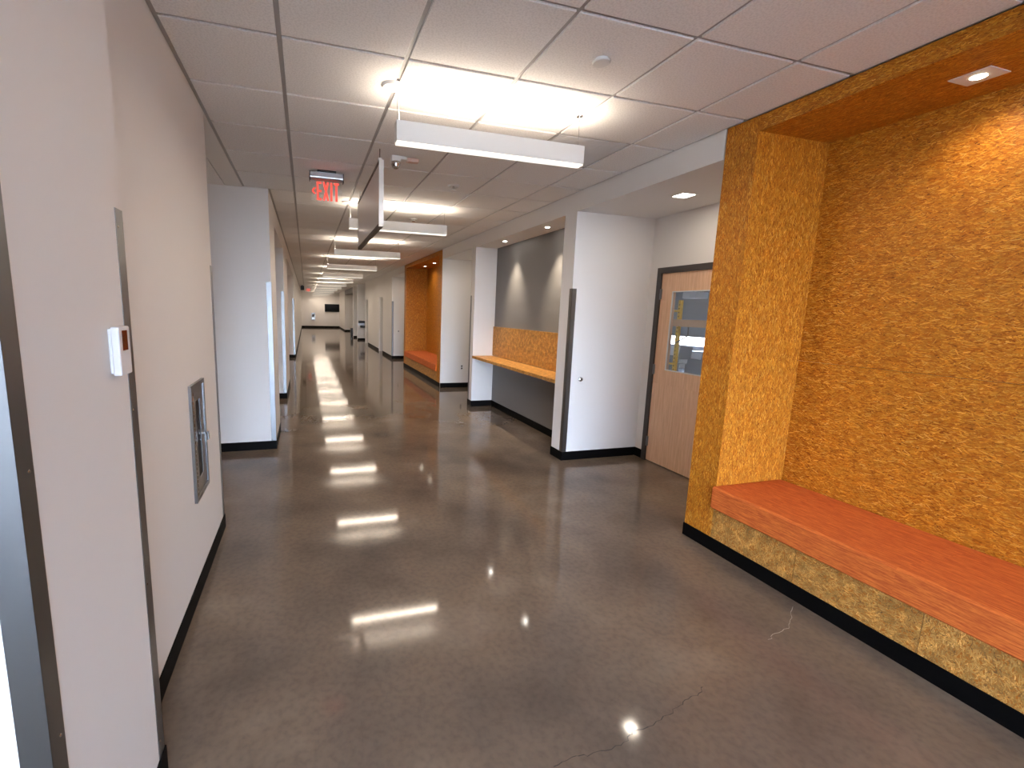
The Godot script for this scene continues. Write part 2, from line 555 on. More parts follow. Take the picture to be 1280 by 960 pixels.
func build_ends() -> void:
	var w := struct("wall_back", "off-white painted wall closing the far end of the corridor")
	put("wall_panel", bx(mb(), -1.6, 3.86, 0, 3.0, 40.0, 40.3), M.wall_paint, w)
	# glazed entrance behind the photographer, the source of the daylight
	var g := struct("window_1", "glazed entrance screen at the near end of the corridor")
	var fr := mb()
	var xs := [-2.6, -1.53, -0.46, 0.61, 1.68, 2.75]
	for x in xs:
		bx(fr, x - 0.035, x + 0.035, 0, 2.92, -6.65, -6.53)
	for y in [0.04, 2.15, 2.87]:
		bx(fr, -2.6, 2.75, y - 0.04, y + 0.04, -6.64, -6.54)
	put("window_frame", fr, M.dark_frame, g)
	for i in 5:
		for s in [[0.08, 2.11], [2.19, 2.83]]:
			put("pane", bx(mb(), xs[i] + 0.035, xs[i + 1] - 0.035, s[0], s[1], -6.596, -6.59), M.glass, g)

func build_baseboards() -> void:
	var h := 0.1
	var t := 0.007
	var r := struct("baseboard_right", "black rubber base along the wall on the right")
	# [x0, x1, d0, d1] of each run of the base
	var runs := [[WALL_R - t, 3.738, 4.437 - t, 4.437], [WALL_R - t, WALL_R, 4.437, 4.673 + t], [WALL_R, 3.135, 4.673, 4.673 + t], [3.135 - t, 3.135, 4.673 + t, 7.46 - t],
		[WALL_R - t, 3.135, 7.46 - t, 7.46], [WALL_R - t, WALL_R, 7.46, 7.646 + t], [3.738 - t, 3.738, 4.303, 4.437 - t], [3.738 - t, 3.738, 2.66, 3.257], [3.738 - t, 3.738, 7.646, 9.44],
		[WALL_R, 3.738 - t, 9.44 - t, 9.44], [WALL_R - t, 3.738, 15.35 - t, 15.35], [WALL_R - t, WALL_R, 15.35, 17.28], [WALL_R - t, WALL_R, 18.25, 21.55],
		[2.60 - t, 3.86, 24.75 - t, 24.75], [2.58 - t, 3.86, 26.8 - t, 26.8], [2.70 - t, 3.86, 34.3 - t, 34.3], [2.70 - t, 2.70, 34.3, 40.0]]
	for a in runs:
		put("base_strip", bx(mb(), a[0], a[1], 0, h, a[2], a[3]), M.rubber_base, r)
	var l := struct("baseboard_left", "black rubber base along the wall on the left")
	runs = [[-0.516, -0.516 + t, 0.994 - t, 1.626 + t], [-1.6, -0.516, 0.994 - t, 0.994], [-0.622, -0.516, 1.626, 1.626 + t], [-0.622, -0.622 + t, 1.626 + t, 3.59 + t], [-1.6, -0.366 + t, 5.557 - t, 5.557], [-0.366, -0.366 + t, 5.557, 6.443 + t],
		[-1.6, -0.366 + t, 8.706 - t, 8.706], [-0.366, -0.366 + t, 8.706, 10.42 + t], [-1.6, -0.366 + t, 15.9 - t, 15.9], [-0.366, -0.366 + t, 15.9, 40.0]]
	for a in runs:
		put("base_strip", bx(mb(), a[0], a[1], 0, h, a[2], a[3]), M.rubber_base, l)
	var b := struct("baseboard_back", "black rubber base along the far end wall")
	put("base_strip", bx(mb(), -0.366, 2.70, 0, 0.14, 39.99, 40.0), M.rubber_base, b)

func build_classroom_shell() -> void:
	var w := struct("floor_classroom", "grey floor of the classroom behind the door")
	put("room_floor", bx(mb(), 3.9, 11.6, -0.2, 0.0, 1.0, 14.0), M.carpet, w)
	w = struct("ceiling_classroom", "white ceiling of the classroom behind the door")
	put("room_ceiling", bx(mb(), 3.98, 11.6, 2.95, 3.1, 1.0, 14.0), M.drywall_ceiling, w)
	w = struct("wall_classroom_near", "near side wall of the classroom")
	put("wall_panel", bx(mb(), 3.98, 11.6, 0, 2.95, 0.9, 1.0), M.wall_paint, w)
	w = struct("wall_classroom_far", "far side wall of the classroom")
	put("wall_panel", bx(mb(), 3.98, 11.6, 0, 2.95, 14.0, 14.1), M.wall_paint, w)
	w = struct("wall_classroom_windows", "outside wall of the classroom, with windows")
	put("window_wall", bx(mb(), 11.6, 11.75, 0, 0.68, 0.9, 14.1), M.wall_paint, w)
	put("window_wall", bx(mb(), 11.6, 11.75, 2.6, 3.1, 0.9, 14.1), M.wall_paint, w)
	for d in [0.9, 4.0, 7.2, 10.4, 13.7]:
		put("window_pier", bx(mb(), 11.6, 11.75, 0.68, 2.6, d, d + 0.4), M.wall_paint, w)
	for n in 4:
		var a: float = [0.9, 4.0, 7.2, 10.4][n] + 0.4
		var e: float = [4.0, 7.2, 10.4, 13.7][n]
		var g := struct("window_%d" % (n + 2), "classroom window with a grey roller shade drawn most of the way down")
		var fr := mb()
		bx(fr, 11.63, 11.70, 0.68, 0.74, a, e)
		bx(fr, 11.63, 11.70, 2.54, 2.6, a, e)
		bx(fr, 11.63, 11.70, 0.74, 2.54, a, a + 0.05)
		bx(fr, 11.63, 11.70, 0.74, 2.54, e - 0.05, e)
		bx(fr, 11.63, 11.70, 0.74, 2.54, (a + e) / 2 - 0.03, (a + e) / 2 + 0.03)
		put("window_frame", fr, M.brushed_aluminium, g)
		put("pane", bx(mb(), 11.66, 11.666, 0.74, 2.54, a + 0.05, e - 0.05), M.glass, g)
		put("roller_shade", bx(mb(), 11.575, 11.58, 1.02, 2.6, a, e), M.shade_cloth, g)

func build_door() -> void:
	var d := struct("door_1", "pale maple veneer door with a tall vision panel in a dark metal frame")
	var fr := mb()
	bx(fr, 3.715, 3.88, 0, 2.168, 4.243, 4.303)
	bx(fr, 3.715, 3.88, 0, 2.168, 3.257, 3.317)
	bx(fr, 3.715, 3.88, 2.108, 2.168, 3.317, 4.243)
	put("door_frame", fr, M.dark_frame, d)
	# the leaf, built round the vision panel
	var y0 := 1.07
	var y1 := 1.91
	var w0 := 3.47
	var w1 := 4.075
	var lf := mb()
	var X0 := 3.733
	var X1 := 3.778
	bx(lf, X0, X1, 0.012, y0, 3.32, 4.240, true)
	bx(lf, X0, X1, y1, 2.105, 3.32, 4.240, true)
	bx(lf, X0, X1, y0, y1, w1, 4.240, true)
	bx(lf, X0, X1, y0, y1, 3.32, w0, true)
	var leaf := put("leaf", lf, M.maple_veneer, d)
	var stop := mb()
	for x in [[X0 - 0.004, X0 + 0.006]]:
		bx(stop, x[0], x[1], y0 - 0.002, y0 + 0.009, w0, w1)
		bx(stop, x[0], x[1], y1 - 0.009, y1 + 0.002, w0, w1)
		bx(stop, x[0], x[1], y0, y1, w0, w0 + 0.009)
		bx(stop, x[0], x[1], y0, y1, w1 - 0.009, w1)
	put("glazing_stop", stop, M.white_metal, leaf)
	put("pane", bx(mb(), 3.741, 3.747, y0, y1, w0, w1), M.glass, leaf)
	for y in [1.885, 1.06, 0.23]:
		var hg := put("hinge", rod(mb(), v3(3.724, y - 0.057, 4.246), v3(3.724, y + 0.057, 4.246), 0.009), M.stainless, d)
		put("hinge_plate", bx(mb(), 3.728, 3.733, y - 0.055, y + 0.055, 4.225, 4.262), M.stainless, hg)
	var ha := put("lever_handle", lathe(mb(), Transform3D(Basis(Vector3.BACK, PI / 2), v3(3.733, 1.02, 3.40)), [Vector2(0, 0.012), Vector2(0.026, 0.012), Vector2(0.028, 0.0)]), M.stainless, d)
	put("lever", rod(mb(), v3(3.69, 1.02, 3.40), v3(3.69, 1.02, 3.52), 0.009), M.stainless, ha)

func build_niches() -> void:
	niche(-1.39, 2.65, "golden strand-board seating niche beside the classroom door", "long orange bench cushion in the nearest strand-board niche", 1.83)
	niche(9.48, 13.34, "golden strand-board seating niche further along the corridor, past the desk", "orange bench cushion in the further strand-board niche", 12.51)

func niche(near: float, far: float, label: String, cushion_label: String, joint: float) -> void:
	var o := M.strand_board as Material
	var n := thing("bench_niche", label, "seating niche", "strand-board seating niches")
	var F := WALL_R
	var B := 3.365
	var a := near + 0.237
	var b := far - 0.237
	var top := 2.813
	put("front_stile", bx(mb(), F, F + 0.018, 0.09, CEIL + 0.004, b, far, true, Vector2(0.3, far)), o, n)
	put("front_stile", bx(mb(), F, F + 0.018, 0.09, CEIL + 0.004, near, a, true, Vector2(0.7, far)), o, n)
	put("front_header", bx(mb(), F, F + 0.018, top, CEIL + 0.004, a, b, false, Vector2(0.2, 0.6)), o, n)
	put("outer_side", bx(mb(), F + 0.018, 3.39, 0.0, CEIL - 0.004, far - 0.018, far, true, Vector2(0.1, 0.9)), o, n)
	put("outer_side", bx(mb(), F + 0.018, 3.39, 0.0, CEIL - 0.004, near, near + 0.018, true, Vector2(0.1, 0.9)), o, n)
	put("side_panel", bx(mb(), F + 0.018, B, 0.31, top, b, b + 0.018, true, Vector2(0.55, 0.25 + far)), o, n)
	put("side_panel", bx(mb(), F + 0.018, B, 0.31, top, a - 0.018, a, true, Vector2(0.05, 0.45)), o, n)
	put("soffit_panel", bx(mb(), F + 0.018, B, top, top + 0.018, a, b, true, Vector2(0.4, 0.1)), o, n)
	put("back_panel", bx(mb(), B, B + 0.018, 0.31, 1.359, a - 0.018, b + 0.018, false, Vector2(0.8 + far, 0.35)), o, n)
	put("back_panel", bx(mb(), B, B + 0.018, 1.361, top + 0.018, a - 0.018, b + 0.018, false, Vector2(0.15 + far, 0.05)), o, n)
	# base panels under the seat, with open joints
	var marks := [b]
	var d := joint
	while d > a + 0.1:
		marks.append(d)
		d -= 0.594
	marks.append(a)
	for i in marks.size() - 1:
		put("base_panel", bx(mb(), F, F + 0.018, 0.09, 0.312, marks[i + 1] + (0.0015 if i < marks.size() - 2 else 0.0), marks[i] - (0.0015 if i > 0 else 0.0), i % 2 == 0, Vector2(i * 0.37, 0.23 * i)), M.strand_board_cut, n)
	put("seat_board", bx(mb(), F + 0.018, B, 0.294, 0.312, a, b), M.strand_board_cut, n)
	put("rubber_base", bx(mb(), F - 0.007, F + 0.02, 0, 0.095, near, far + 0.004), M.rubber_base, n)
	# the cushion rests on the seat board and overhangs it a little
	var c := mb()
	var length := b - a - 0.004
	rb(c, F - 0.032, B - 0.004, 0.314, 0.476, a + 0.002, b - 0.002 + 0.012, 0.018, 3)
	var cu := thing("bench_cushion", cushion_label, "cushion", "orange bench cushions")
	put("cover", c, M.orange_cloth, cu)
	var p := mb()
	for y in [0.327, 0.462]:
		rod(p, v3(F - 0.030, y, a + 0.015), v3(F - 0.030, y, a + length - 0.005), 0.003, 6)
	put("piping", p, M.orange_cloth, cu)
	# recessed lights in the niche ceiling
	for k in 3:
		var dd := (far - 1.08) - 0.94 * k
		var which: String = ["farthest from the camera", "in the middle", "at the near end"][k]
		var l := thing("recessed_downlight", "square recessed downlight %s in the %s" % [which, "nearest strand-board niche" if near < 0 else "further strand-board niche"], "downlight", "niche downlights")
		var plate := mb()
		bx(plate, 3.01, 3.16, top - 0.004, top, dd - 0.075, dd + 0.075)
		put("trim_plate", plate, M.white_metal, l)
		put("lens", lathe(mb(), Transform3D(Basis(), v3(3.085, top - 0.0075, dd)), [Vector2(0, 0), Vector2(0.026, 0), Vector2(0.030, 0.004)]), M.niche_lens, l)
		spot("niche_lamp", v3(3.085, top - 0.012, dd), Vector3(0.28, -1, 0), 62.0, 0.5, 0.028, l)

func spot(called: String, at: Vector3, towards: Vector3, angle: float, energy: float, size: float, parent: Node3D) -> void:
	var s := SpotLight3D.new()
	s.name = called
	s.light_color = Color(1.0, 0.93, 0.82)
	s.light_energy = energy
	s.light_size = size
	s.spot_range = 60.0
	s.spot_attenuation = 2.0
	s.spot_angle = angle
	s.spot_angle_attenuation = 1.0
	s.shadow_enabled = true
	parent.add_child(s, true)
	var z := -towards.normalized()
	var x := Vector3.BACK.cross(z).normalized()
	s.transform = Transform3D(Basis(x, z.cross(x), z), at)

func build_desk() -> void:
	var t := thing("wall_desk", "golden strand-board counter desk with upstand, built into the grey recess", "desk")
	put("worktop", bx(mb(), WALL_R - 0.01, 3.112, 0.852, 0.894, 4.675, 7.458, false, Vector2(0.4, 0.2)), M.strand_board_cut, t)
	put("worktop_back_edge", bx(mb(), 3.112, 3.133, 0.852, 0.886, 4.675, 7.458), M.dark_gap, t)
	put("backsplash", bx(mb(), 3.115, 3.134, 0.90, 1.40, 4.675, 7.458, false, Vector2(0.9, 0.5)), M.strand_board_cut, t)
	for k in 2:
		var d: float = [5.372, 6.667][k]
		var l := thing("pinhole_downlight", ["small round downlight over the near end of the strand-board desk", "small round downlight over the far end of the strand-board desk"][k], "downlight", "desk downlights")
		put("trim_ring", lathe(mb(), Transform3D(Basis(), v3(2.918, SOFFIT, d)), [Vector2(0.026, -0.002), Vector2(0.040, -0.004), Vector2(0.043, 0)]), M.white_metal, l)
		put("lens", lathe(mb(), Transform3D(Basis(), v3(2.918, SOFFIT, d)), [Vector2(0, -0.006), Vector2(0.022, -0.006), Vector2(0.026, -0.001)]), M.pinhole_lens, l)
		spot("desk_lamp", v3(2.918, SOFFIT - 0.012, d), Vector3(0.10, -1, 0), 33.0, 3.6, 0.02, l)

func build_pendants() -> void:
	var order := ["nearest", "second", "third", "fourth", "fifth", "sixth", "seventh", "eighth", "ninth", "tenth", "eleventh", "twelfth", "thirteenth and farthest"]
	var x0 := 0.515
	var x1 := 1.734
	for k in 13:
		var d := 2.795 + 3.03 * k
		var t := thing("pendant_light", "%s of the white linear pendant lights hanging across the corridor" % order[k], "pendant light", "linear pendant lights")
		var body := mb()
		bx(body, x0, x1, 2.605, 2.715, d - 0.032, d - 0.026)
		bx(body, x0, x1, 2.605, 2.715, d + 0.026, d + 0.032)
		bx(body, x0, x0 + 0.006, 2.605, 2.715, d - 0.026, d + 0.026)
		bx(body, x1 - 0.006, x1, 2.605, 2.715, d - 0.026, d + 0.026)
		bx(body, x0 + 0.006, x1 - 0.006, 2.655, 2.665, d - 0.026, d + 0.026)
		put("housing", body, M.white_metal, t)
		put("lower_lens", bx(mb(), x0 + 0.004, x1 - 0.004, 2.596, 2.606, d - 0.031, d + 0.031), M.lamp_lens, t)
		put("upper_lens", bx(mb(), x0 + 0.008, x1 - 0.008, 2.700, 2.708, d - 0.025, d + 0.025), M.lamp_lens, t)
		var cp := put("ceiling_canopy", lathe(mb(), Transform3D(Basis(), v3(x0 - 0.02, CEIL, d)), [Vector2(0, -0.016), Vector2(0.055, -0.014), Vector2(0.064, 0.0)], 24), M.white_metal, t)
		put("power_cord", rod(mb(), v3(x0 + 0.012, CEIL - 0.012, d + 0.004), v3(x0 + 0.02, 2.71, d), 0.0028, 6), M.white_plastic, cp)
		for x in [x0 + 0.008, x1 - 0.03]:
			put("suspension_wire", rod(mb(), v3(x, 2.712, d), v3(x, CEIL, d), 0.0011, 6), M.stainless, t)
		put("wire_gripper", lathe(mb(), Transform3D(Basis(), v3(x1 - 0.03, CEIL, d)), [Vector2(0, -0.03), Vector2(0.006, -0.03), Vector2(0.008, -0.012), Vector2(0.02, -0.008), Vector2(0.022, 0)], 14), M.chrome, t)
		for up in [true, false]:
			var l := AreaLight3D.new()
			l.name = "up_light" if up else "down_light"
			l.light_color = Color(1.0, 0.925, 0.84)
			l.light_energy = 1.2 if up else 1.6
			l.area_size = Vector2(1.2, 0.058) if not up else Vector2(1.2, 0.048)
			l.area_normalize_energy = true
			l.area_range = 60.0
			l.area_attenuation = 2.0
			l.shadow_enabled = true
			t.add_child(l)
			l.transform = Transform3D(Basis(Vector3.RIGHT, (PI / 2) if up else (-PI / 2)), v3((x0 + x1) / 2, 2.7105 if up else 2.593, d))

func build_downlights() -> void:
	for k in 3:
		var d: float = [3.51, 8.5, 14.4][k]
		var l := thing("square_downlight", ["bright square downlight in the soffit before the maple door", "square downlight in the soffit of the alcove past the desk", "square downlight in the soffit of the third alcove"][k], "downlight", "alcove downlights")
		var tr := mb()
		bx(tr, 3.155, 3.315, SOFFIT - 0.004, SOFFIT, d - 0.08, d + 0.08)
		put("trim_plate", tr, M.white_metal, l)
		put("lens", bx(mb(), 3.172, 3.298, SOFFIT - 0.007, SOFFIT - 0.003, d - 0.063, d + 0.063), M.downlight_lens, l)
		var a := AreaLight3D.new()
		a.name = "alcove_lamp"
		a.light_color = Color(1.0, 0.94, 0.86)
		a.light_energy = 0.36
		a.area_size = Vector2(0.12, 0.12)
		a.area_normalize_energy = true
		a.area_range = 60.0
		a.area_attenuation = 2.0
		a.shadow_enabled = true
		l.add_child(a)
		a.transform = Transform3D(Basis(Vector3.RIGHT, -PI / 2), v3(3.235, SOFFIT - 0.010, d))

# A stainless angle on an outside corner at (x, d): one flange on the wall face, one on the return; sx and sd point along the flanges.
func guard(x: float, d: float, sx: float, sd: float, label: String) -> void:
	var t := thing("corner_guard", label, "corner guard", "stainless corner guards")
	var w := 0.052
	var k := 0.002
	put("wall_flange", bx(mb(), x, x - sx * k, 0.1, 1.92, d - sd * k, d + sd * w), M.stainless, t)
	put("return_flange", bx(mb(), x - sx * k, x + sx * w, 0.1, 1.92, d, d - sd * k), M.stainless, t)
	for y in [0.16, 0.75, 1.33, 1.87]:
		put("screw", lathe(mb(), Transform3D(Basis(Vector3.BACK, -sx * -PI / 2), v3(x - sx * k, y, d + sd * w * 0.7)), [Vector2(0, 0.0014), Vector2(0.003, 0.001), Vector2(0.004, 0)], 8), M.chrome, t)

func build_corner_guards() -> void:
	guard(WALL_R, 4.437, 1, 1, "stainless corner guard on the white pier beside the maple door")
	guard(WALL_R, 7.646, 1, -1, "stainless corner guard on the far edge of the pier past the desk")
	guard(WALL_R, 15.35, 1, 1, "stainless corner guard on the wall corner past the further niche")
	guard(-0.516, 0.994, -1, 1, "wide dark-looking stainless corner guard at the very edge of the photo")
	guard(-0.516, 1.626, -1, -1, "stainless corner guard partly behind the thermostat")
	guard(-0.622, 3.59, -1, -1, "stainless corner guard at the end of the wall with the extinguisher cabinet")
	guard(-0.366, 5.557, -1, 1, "bright stainless corner guard on the first projecting block opposite the desk")
	guard(-0.366, 8.706, -1, 1, "stainless corner guard on the second projecting block on the left")
	guard(-0.366, 15.9, -1, 1, "stainless corner guard on the third, farthest projecting block on the left")

func build_wall_fittings() -> void:
	# thermostat
	var t := thing("thermostat", "white wall thermostat with a dark red screen", "thermostat")
	put("back_plate", rb(mb(), -0.516, -0.508, 1.458, 1.582, 1.452, 1.528, 0.003), M.white_plastic, t)
	put("cover", rb(mb(), -0.509, -0.488, 1.453, 1.588, 1.449, 1.531, 0.005), M.white_plastic, t)
	put("screen", bx(mb(), -0.489, -0.4872, 1.522, 1.577, 1.470, 1.508), M.thermostat_screen, t)
	# fire extinguisher cabinet: frame, glazed door, handle
	var c := thing("extinguisher_cabinet", "recessed steel fire extinguisher cabinet in the wall", "cabinet")
	var X := -0.622
	var fr := mb()
	bx(fr, X, X + 0.016, 0.545, 1.213, 2.738, 2.764)
	bx(fr, X, X + 0.016, 0.545, 1.213, 3.048, 3.074)
	bx(fr, X, X + 0.016, 1.187, 1.213, 2.764, 3.048)
	bx(fr, X, X + 0.016, 0.545, 0.571, 2.764, 3.048)
	put("frame", fr, M.stainless, c)
	var dr := mb()
	bx(dr, X + 0.001, X + 0.010, 0.573, 1.185, 2.778, 2.85)
	bx(dr, X + 0.001, X + 0.010, 0.573, 1.185, 2.955, 3.046)
	bx(dr, X + 0.001, X + 0.010, 0.573, 0.66, 2.85, 2.955)
	bx(dr, X + 0.001, X + 0.010, 1.11, 1.185, 2.85, 2.955)
	var door := put("door", dr, M.stainless, c)
	put("pane", bx(mb(), X + 0.001, X + 0.006, 0.66, 1.11, 2.85, 2.955), M.screen_glass, door)
	var hn := mb()
	var y := 0.58
	while y < 1.17:
		rod(hn, v3(X + 0.012, y, 2.771), v3(X + 0.012, y + 0.017, 2.771), 0.006, 8)
		y += 0.025
	put("piano_hinge", hn, M.chrome, c)
	var h := mb()
	bx(h, X + 0.010, X + 0.040, 0.885, 0.893, 2.985, 3.005)
	bx(h, X + 0.034, X + 0.040, 0.845, 0.893, 2.985, 3.02)
	put("pull_handle", h, M.chrome, door)
	# round wall bumpers for the alcove doors
	for k in 2:
		var d: float = [4.437, 15.35][k]
		var s := thing("wall_bumper", ["round chrome door bumper on the white pier wall beside the maple door", "small round dark door bumper on the wall past the further niche"][k], "door bumper", "door bumpers")
		var b := Transform3D(Basis(Vector3.RIGHT, PI / 2), v3([2.927, 2.972][k], 0.93, d))
		put("rose", lathe(mb(), b, [Vector2(0, 0.016), Vector2(0.014, 0.016), Vector2(0.024, 0.012), Vector2(0.028, 0.0)]), M.chrome, s)
		put("rubber_pad", lathe(mb(), b, [Vector2(0, 0.024), Vector2(0.012, 0.022), Vector2(0.014, 0.014)]), M.outlet_grey, s)
	# power outlet
	var o := thing("wall_outlet", "small grey power outlet low on the alcove wall before the further niche", "outlet")
	put("cover_plate", rb(mb(), 3.199, 3.269, 0.383, 0.497, 9.434, 9.44, 0.002, 1), M.white_plastic, o)
	for q in [0.415, 0.465]:
		put("socket", rb(mb(), 3.217, 3.251, q - 0.017, q + 0.017, 9.432, 9.4345, 0.001, 1), M.outlet_grey, o)

func build_ceiling_fittings() -> void:
	# return-air panel in the grid
	var v := thing("air_grille", "grey louvred return-air panel among the white ceiling tiles by the nearest pendant", "air grille")
	var c3 := -0.0947 + 3 * TILE
	var r2 := 1.892 + 0.6076 * 2
	put("grille_frame", bx(mb(), c3 + 0.012, c3 + TILE - 0.012, CEIL + 0.004, CEIL + 0.007, r2 + 0.012, r2 + 0.5956), M.vent_grey, v)
	for k in 29:
		var d := r2 + 0.024 + k * 0.0197
		put("louvre", bx(mb(), c3 + 0.02, c3 + TILE - 0.02, CEIL - 0.001, CEIL + 0.004, d, d + 0.008), M.vent_grey, v)
	# exit sign
	exit_sign(4.65, 0.21, "hanging edge-lit exit sign with red letters near the first pendant", 1.0)
	exit_sign(30.5, 0.17, "tiny distant red exit sign near the far end of the corridor", 1.0)
	# blade sign
	var s := thing("blade_sign", "long thin hanging sign board seen edge-on beside the exit sign", "sign")
	put("panel", bx(mb(), 0.572, 0.600, 2.325, 2.775, 3.80, 5.32), M.sign_face, s)
	put("top_rail", bx(mb(), 0.568, 0.604, 2.775, 2.80, 3.79, 5.33), M.bronze_rail, s)
	put("bottom_rail", bx(mb(), 0.568, 0.604, 2.30, 2.325, 3.79, 5.33), M.bronze_rail, s)
	put("end_cap", bx(mb(), 0.567, 0.605, 2.30, 2.80, 3.778, 3.79), M.white_metal, s)
	put("end_cap", bx(mb(), 0.567, 0.605, 2.30, 2.80, 5.33, 5.342), M.white_metal, s)
	for d in [3.86, 5.26]:
		var k := put("hanger_clip", bx(mb(), 0.572, 0.600, 2.80, 2.83, d - 0.02, d + 0.02), M.white_metal, s)
		put("hanger_rod", rod(mb(), v3(0.586, 2.83, d), v3(0.586, CEIL, d), 0.004, 8), M.outlet_grey, k)
	# detector with a clear dome
	var e := thing("ceiling_detector", "white ceiling detector with a shiny dome beside the hanging sign", "detector")
	put("mount", rb(mb(), 0.70, 0.775, 2.856, CEIL, 3.96, 4.03, 0.006), M.white_plastic, e)
	put("dome", lathe(mb(), Transform3D(Basis(), v3(0.737, 2.857, 3.985)), [Vector2(0, -0.058), Vector2(0.018, -0.054), Vector2(0.032, -0.040), Vector2(0.038, -0.018), Vector2(0.038, 0.0)]), M.chrome, e)
	put("arm", rb(mb(), 0.775, 0.83, 2.874, CEIL, 3.965, 4.02, 0.006), M.white_plastic, e)
	put("warning_tag", rb(mb(), 0.83, 0.93, 2.865, 2.897, 3.96, 4.02, 0.01), M.sensor_tag, e)
	# sprinkler covers
	var seen := ["round white sprinkler cover in the ceiling nearest the camera", "round ceiling sprinkler head between the first two pendants", "round ceiling sprinkler head just past the second pendant"]
	var at := [[1.431, 2.181], [1.456, 4.671], [1.46, 6.51]]
	for k in 3:
		var p := thing("ceiling_sprinkler", seen[k], "sprinkler", "ceiling sprinklers")
		var b := Transform3D(Basis(), v3(at[k][0], CEIL, at[k][1]))
		if k == 0:
			put("cover_disc", lathe(mb(), b, [Vector2(0, -0.022), Vector2(0.040, -0.021), Vector2(0.044, -0.017), Vector2(0.044, -0.010), Vector2(0.034, -0.009), Vector2(0.034, 0.0)], 28), M.white_metal, p)
		else:
			put("cover_ring", lathe(mb(), b, [Vector2(0.0, -0.003), Vector2(0.024, -0.004), Vector2(0.040, -0.016), Vector2(0.054, -0.014), Vector2(0.060, 0.0)], 24), M.white_metal, p)
			put("sprinkler_head", lathe(mb(), b, [Vector2(0, -0.040), Vector2(0.026, -0.039), Vector2(0.026, -0.034), Vector2(0.010, -0.032), Vector2(0.012, 0.0)], 14), M.chrome, p)

func exit_sign(d: float, cx: float, label: String, _k: float) -> void:
	var t := thing("exit_sign", label, "exit sign", "exit signs")
	var hx := 0.147
	var hs := mb()
	# half-round aluminium housing
	var prof := []
	for i in 9:
		var a := PI * i / 8.0
		prof.append(Vector2(-0.032 * cos(a), -0.060 * sin(a) * 0.5 - 0.012))
	for i in 8:
		var p0: Vector2 = prof[i]
		var p1: Vector2 = prof[i + 1]
		var nn := Vector3(0, (p0.y + p1.y) / 2 + 0.012, -(p0.x + p1.x) / 2).normalized()
		quad(hs, [v3(cx - hx, 2.862 + p0.y * 1.1, d + p0.x), v3(cx + hx, 2.862 + p0.y * 1.1, d + p0.x), v3(cx + hx, 2.862 + p1.y * 1.1, d + p1.x), v3(cx - hx, 2.862 + p1.y * 1.1, d + p1.x)], nn, [Vector2.ZERO, Vector2.RIGHT, Vector2.ONE, Vector2.DOWN])
	bx(hs, cx - hx, cx + hx, 2.845, 2.884, d - 0.032, d + 0.032)
	put("housing", hs, M.brushed_aluminium, t)
	for s in [-1.0, 1.0]:
		put("end_cap", rb(mb(), cx + s * hx, cx + s * (hx + 0.008), 2.808, 2.888, d - 0.036, d + 0.036, 0.003), M.black_plastic, t)
	put("canopy", rb(mb(), cx - 0.085, cx + 0.085, 2.884, CEIL, d - 0.045, d + 0.03, 0.003), M.black_plastic, t)
	var pl := put("acrylic_panel", bx(mb(), cx - 0.14, cx + 0.14, 2.632, 2.815, d - 0.003, d + 0.003), M.acrylic, t)
	# letters in strokes: E X I T and an arrow
	var y0 := 2.642
	var y1 := 2.806
	var dz := d - 0.0055
	var th := 0.004
	var w := 0.019
	var x := cx - 0.092
	var lw := 0.044
	var gap := 0.012
	var ltr := mb()
	bar(ltr, v3(x + w / 2, y0, dz), v3(x + w / 2, y1, dz), w, th)
	for q in [y0 + w / 2, (y0 + y1) / 2, y1 - w / 2]:
		bar(ltr, v3(x + w, q, dz), v3(x + lw, q, dz), w, th)
	put("letter_e", ltr, M.exit_red, pl)
	x += lw + gap
	ltr = mb()
	bar(ltr, v3(x + w * 0.45, y0, dz), v3(x + lw + 0.012 - w * 0.45, y1, dz), w, th)
	bar(ltr, v3(x + w * 0.45, y1, dz - 0.0003), v3(x + lw + 0.012 - w * 0.45, y0, dz - 0.0003), w, th)
	put("letter_x", ltr, M.exit_red, pl)
	x += lw + 0.012 + gap
	put("letter_i", bar(mb(), v3(x + w / 2, y0, dz), v3(x + w / 2, y1, dz), w, th), M.exit_red, pl)
	x += w + gap
	ltr = mb()
	bar(ltr, v3(x, y1 - w / 2, dz), v3(x + lw + 0.004, y1 - w / 2, dz), w, th)
	bar(ltr, v3(x + lw / 2 + 0.002, y0, dz), v3(x + lw / 2 + 0.002, y1 - w, dz), w, th)
	put("letter_t", ltr, M.exit_red, pl)
	ltr = mb()
	var ym := (y0 + y1) / 2
	bar(ltr, v3(cx - 0.130, ym, dz), v3(cx - 0.105, ym + 0.028, dz), 0.014, th)
	bar(ltr, v3(cx - 0.130, ym, dz), v3(cx - 0.105, ym - 0.028, dz), 0.014, th)
	put("arrow", ltr, M.exit_red, pl)
	var l := AreaLight3D.new()
	l.name = "letter_glow"
	l.light_color = Color(1.0, 0.16, 0.12)
	l.light_energy = 0.004
	l.area_size = Vector2(0.2, 0.16)
	l.area_normalize_energy = true
	l.area_range = 60.0
	l.area_attenuation = 2.0
	l.shadow_enabled = true
	t.add_child(l)
	l.position = v3(cx, ym, d - 0.012)
	l.rotation = Vector3.ZERO
	l.rotate_y(PI)

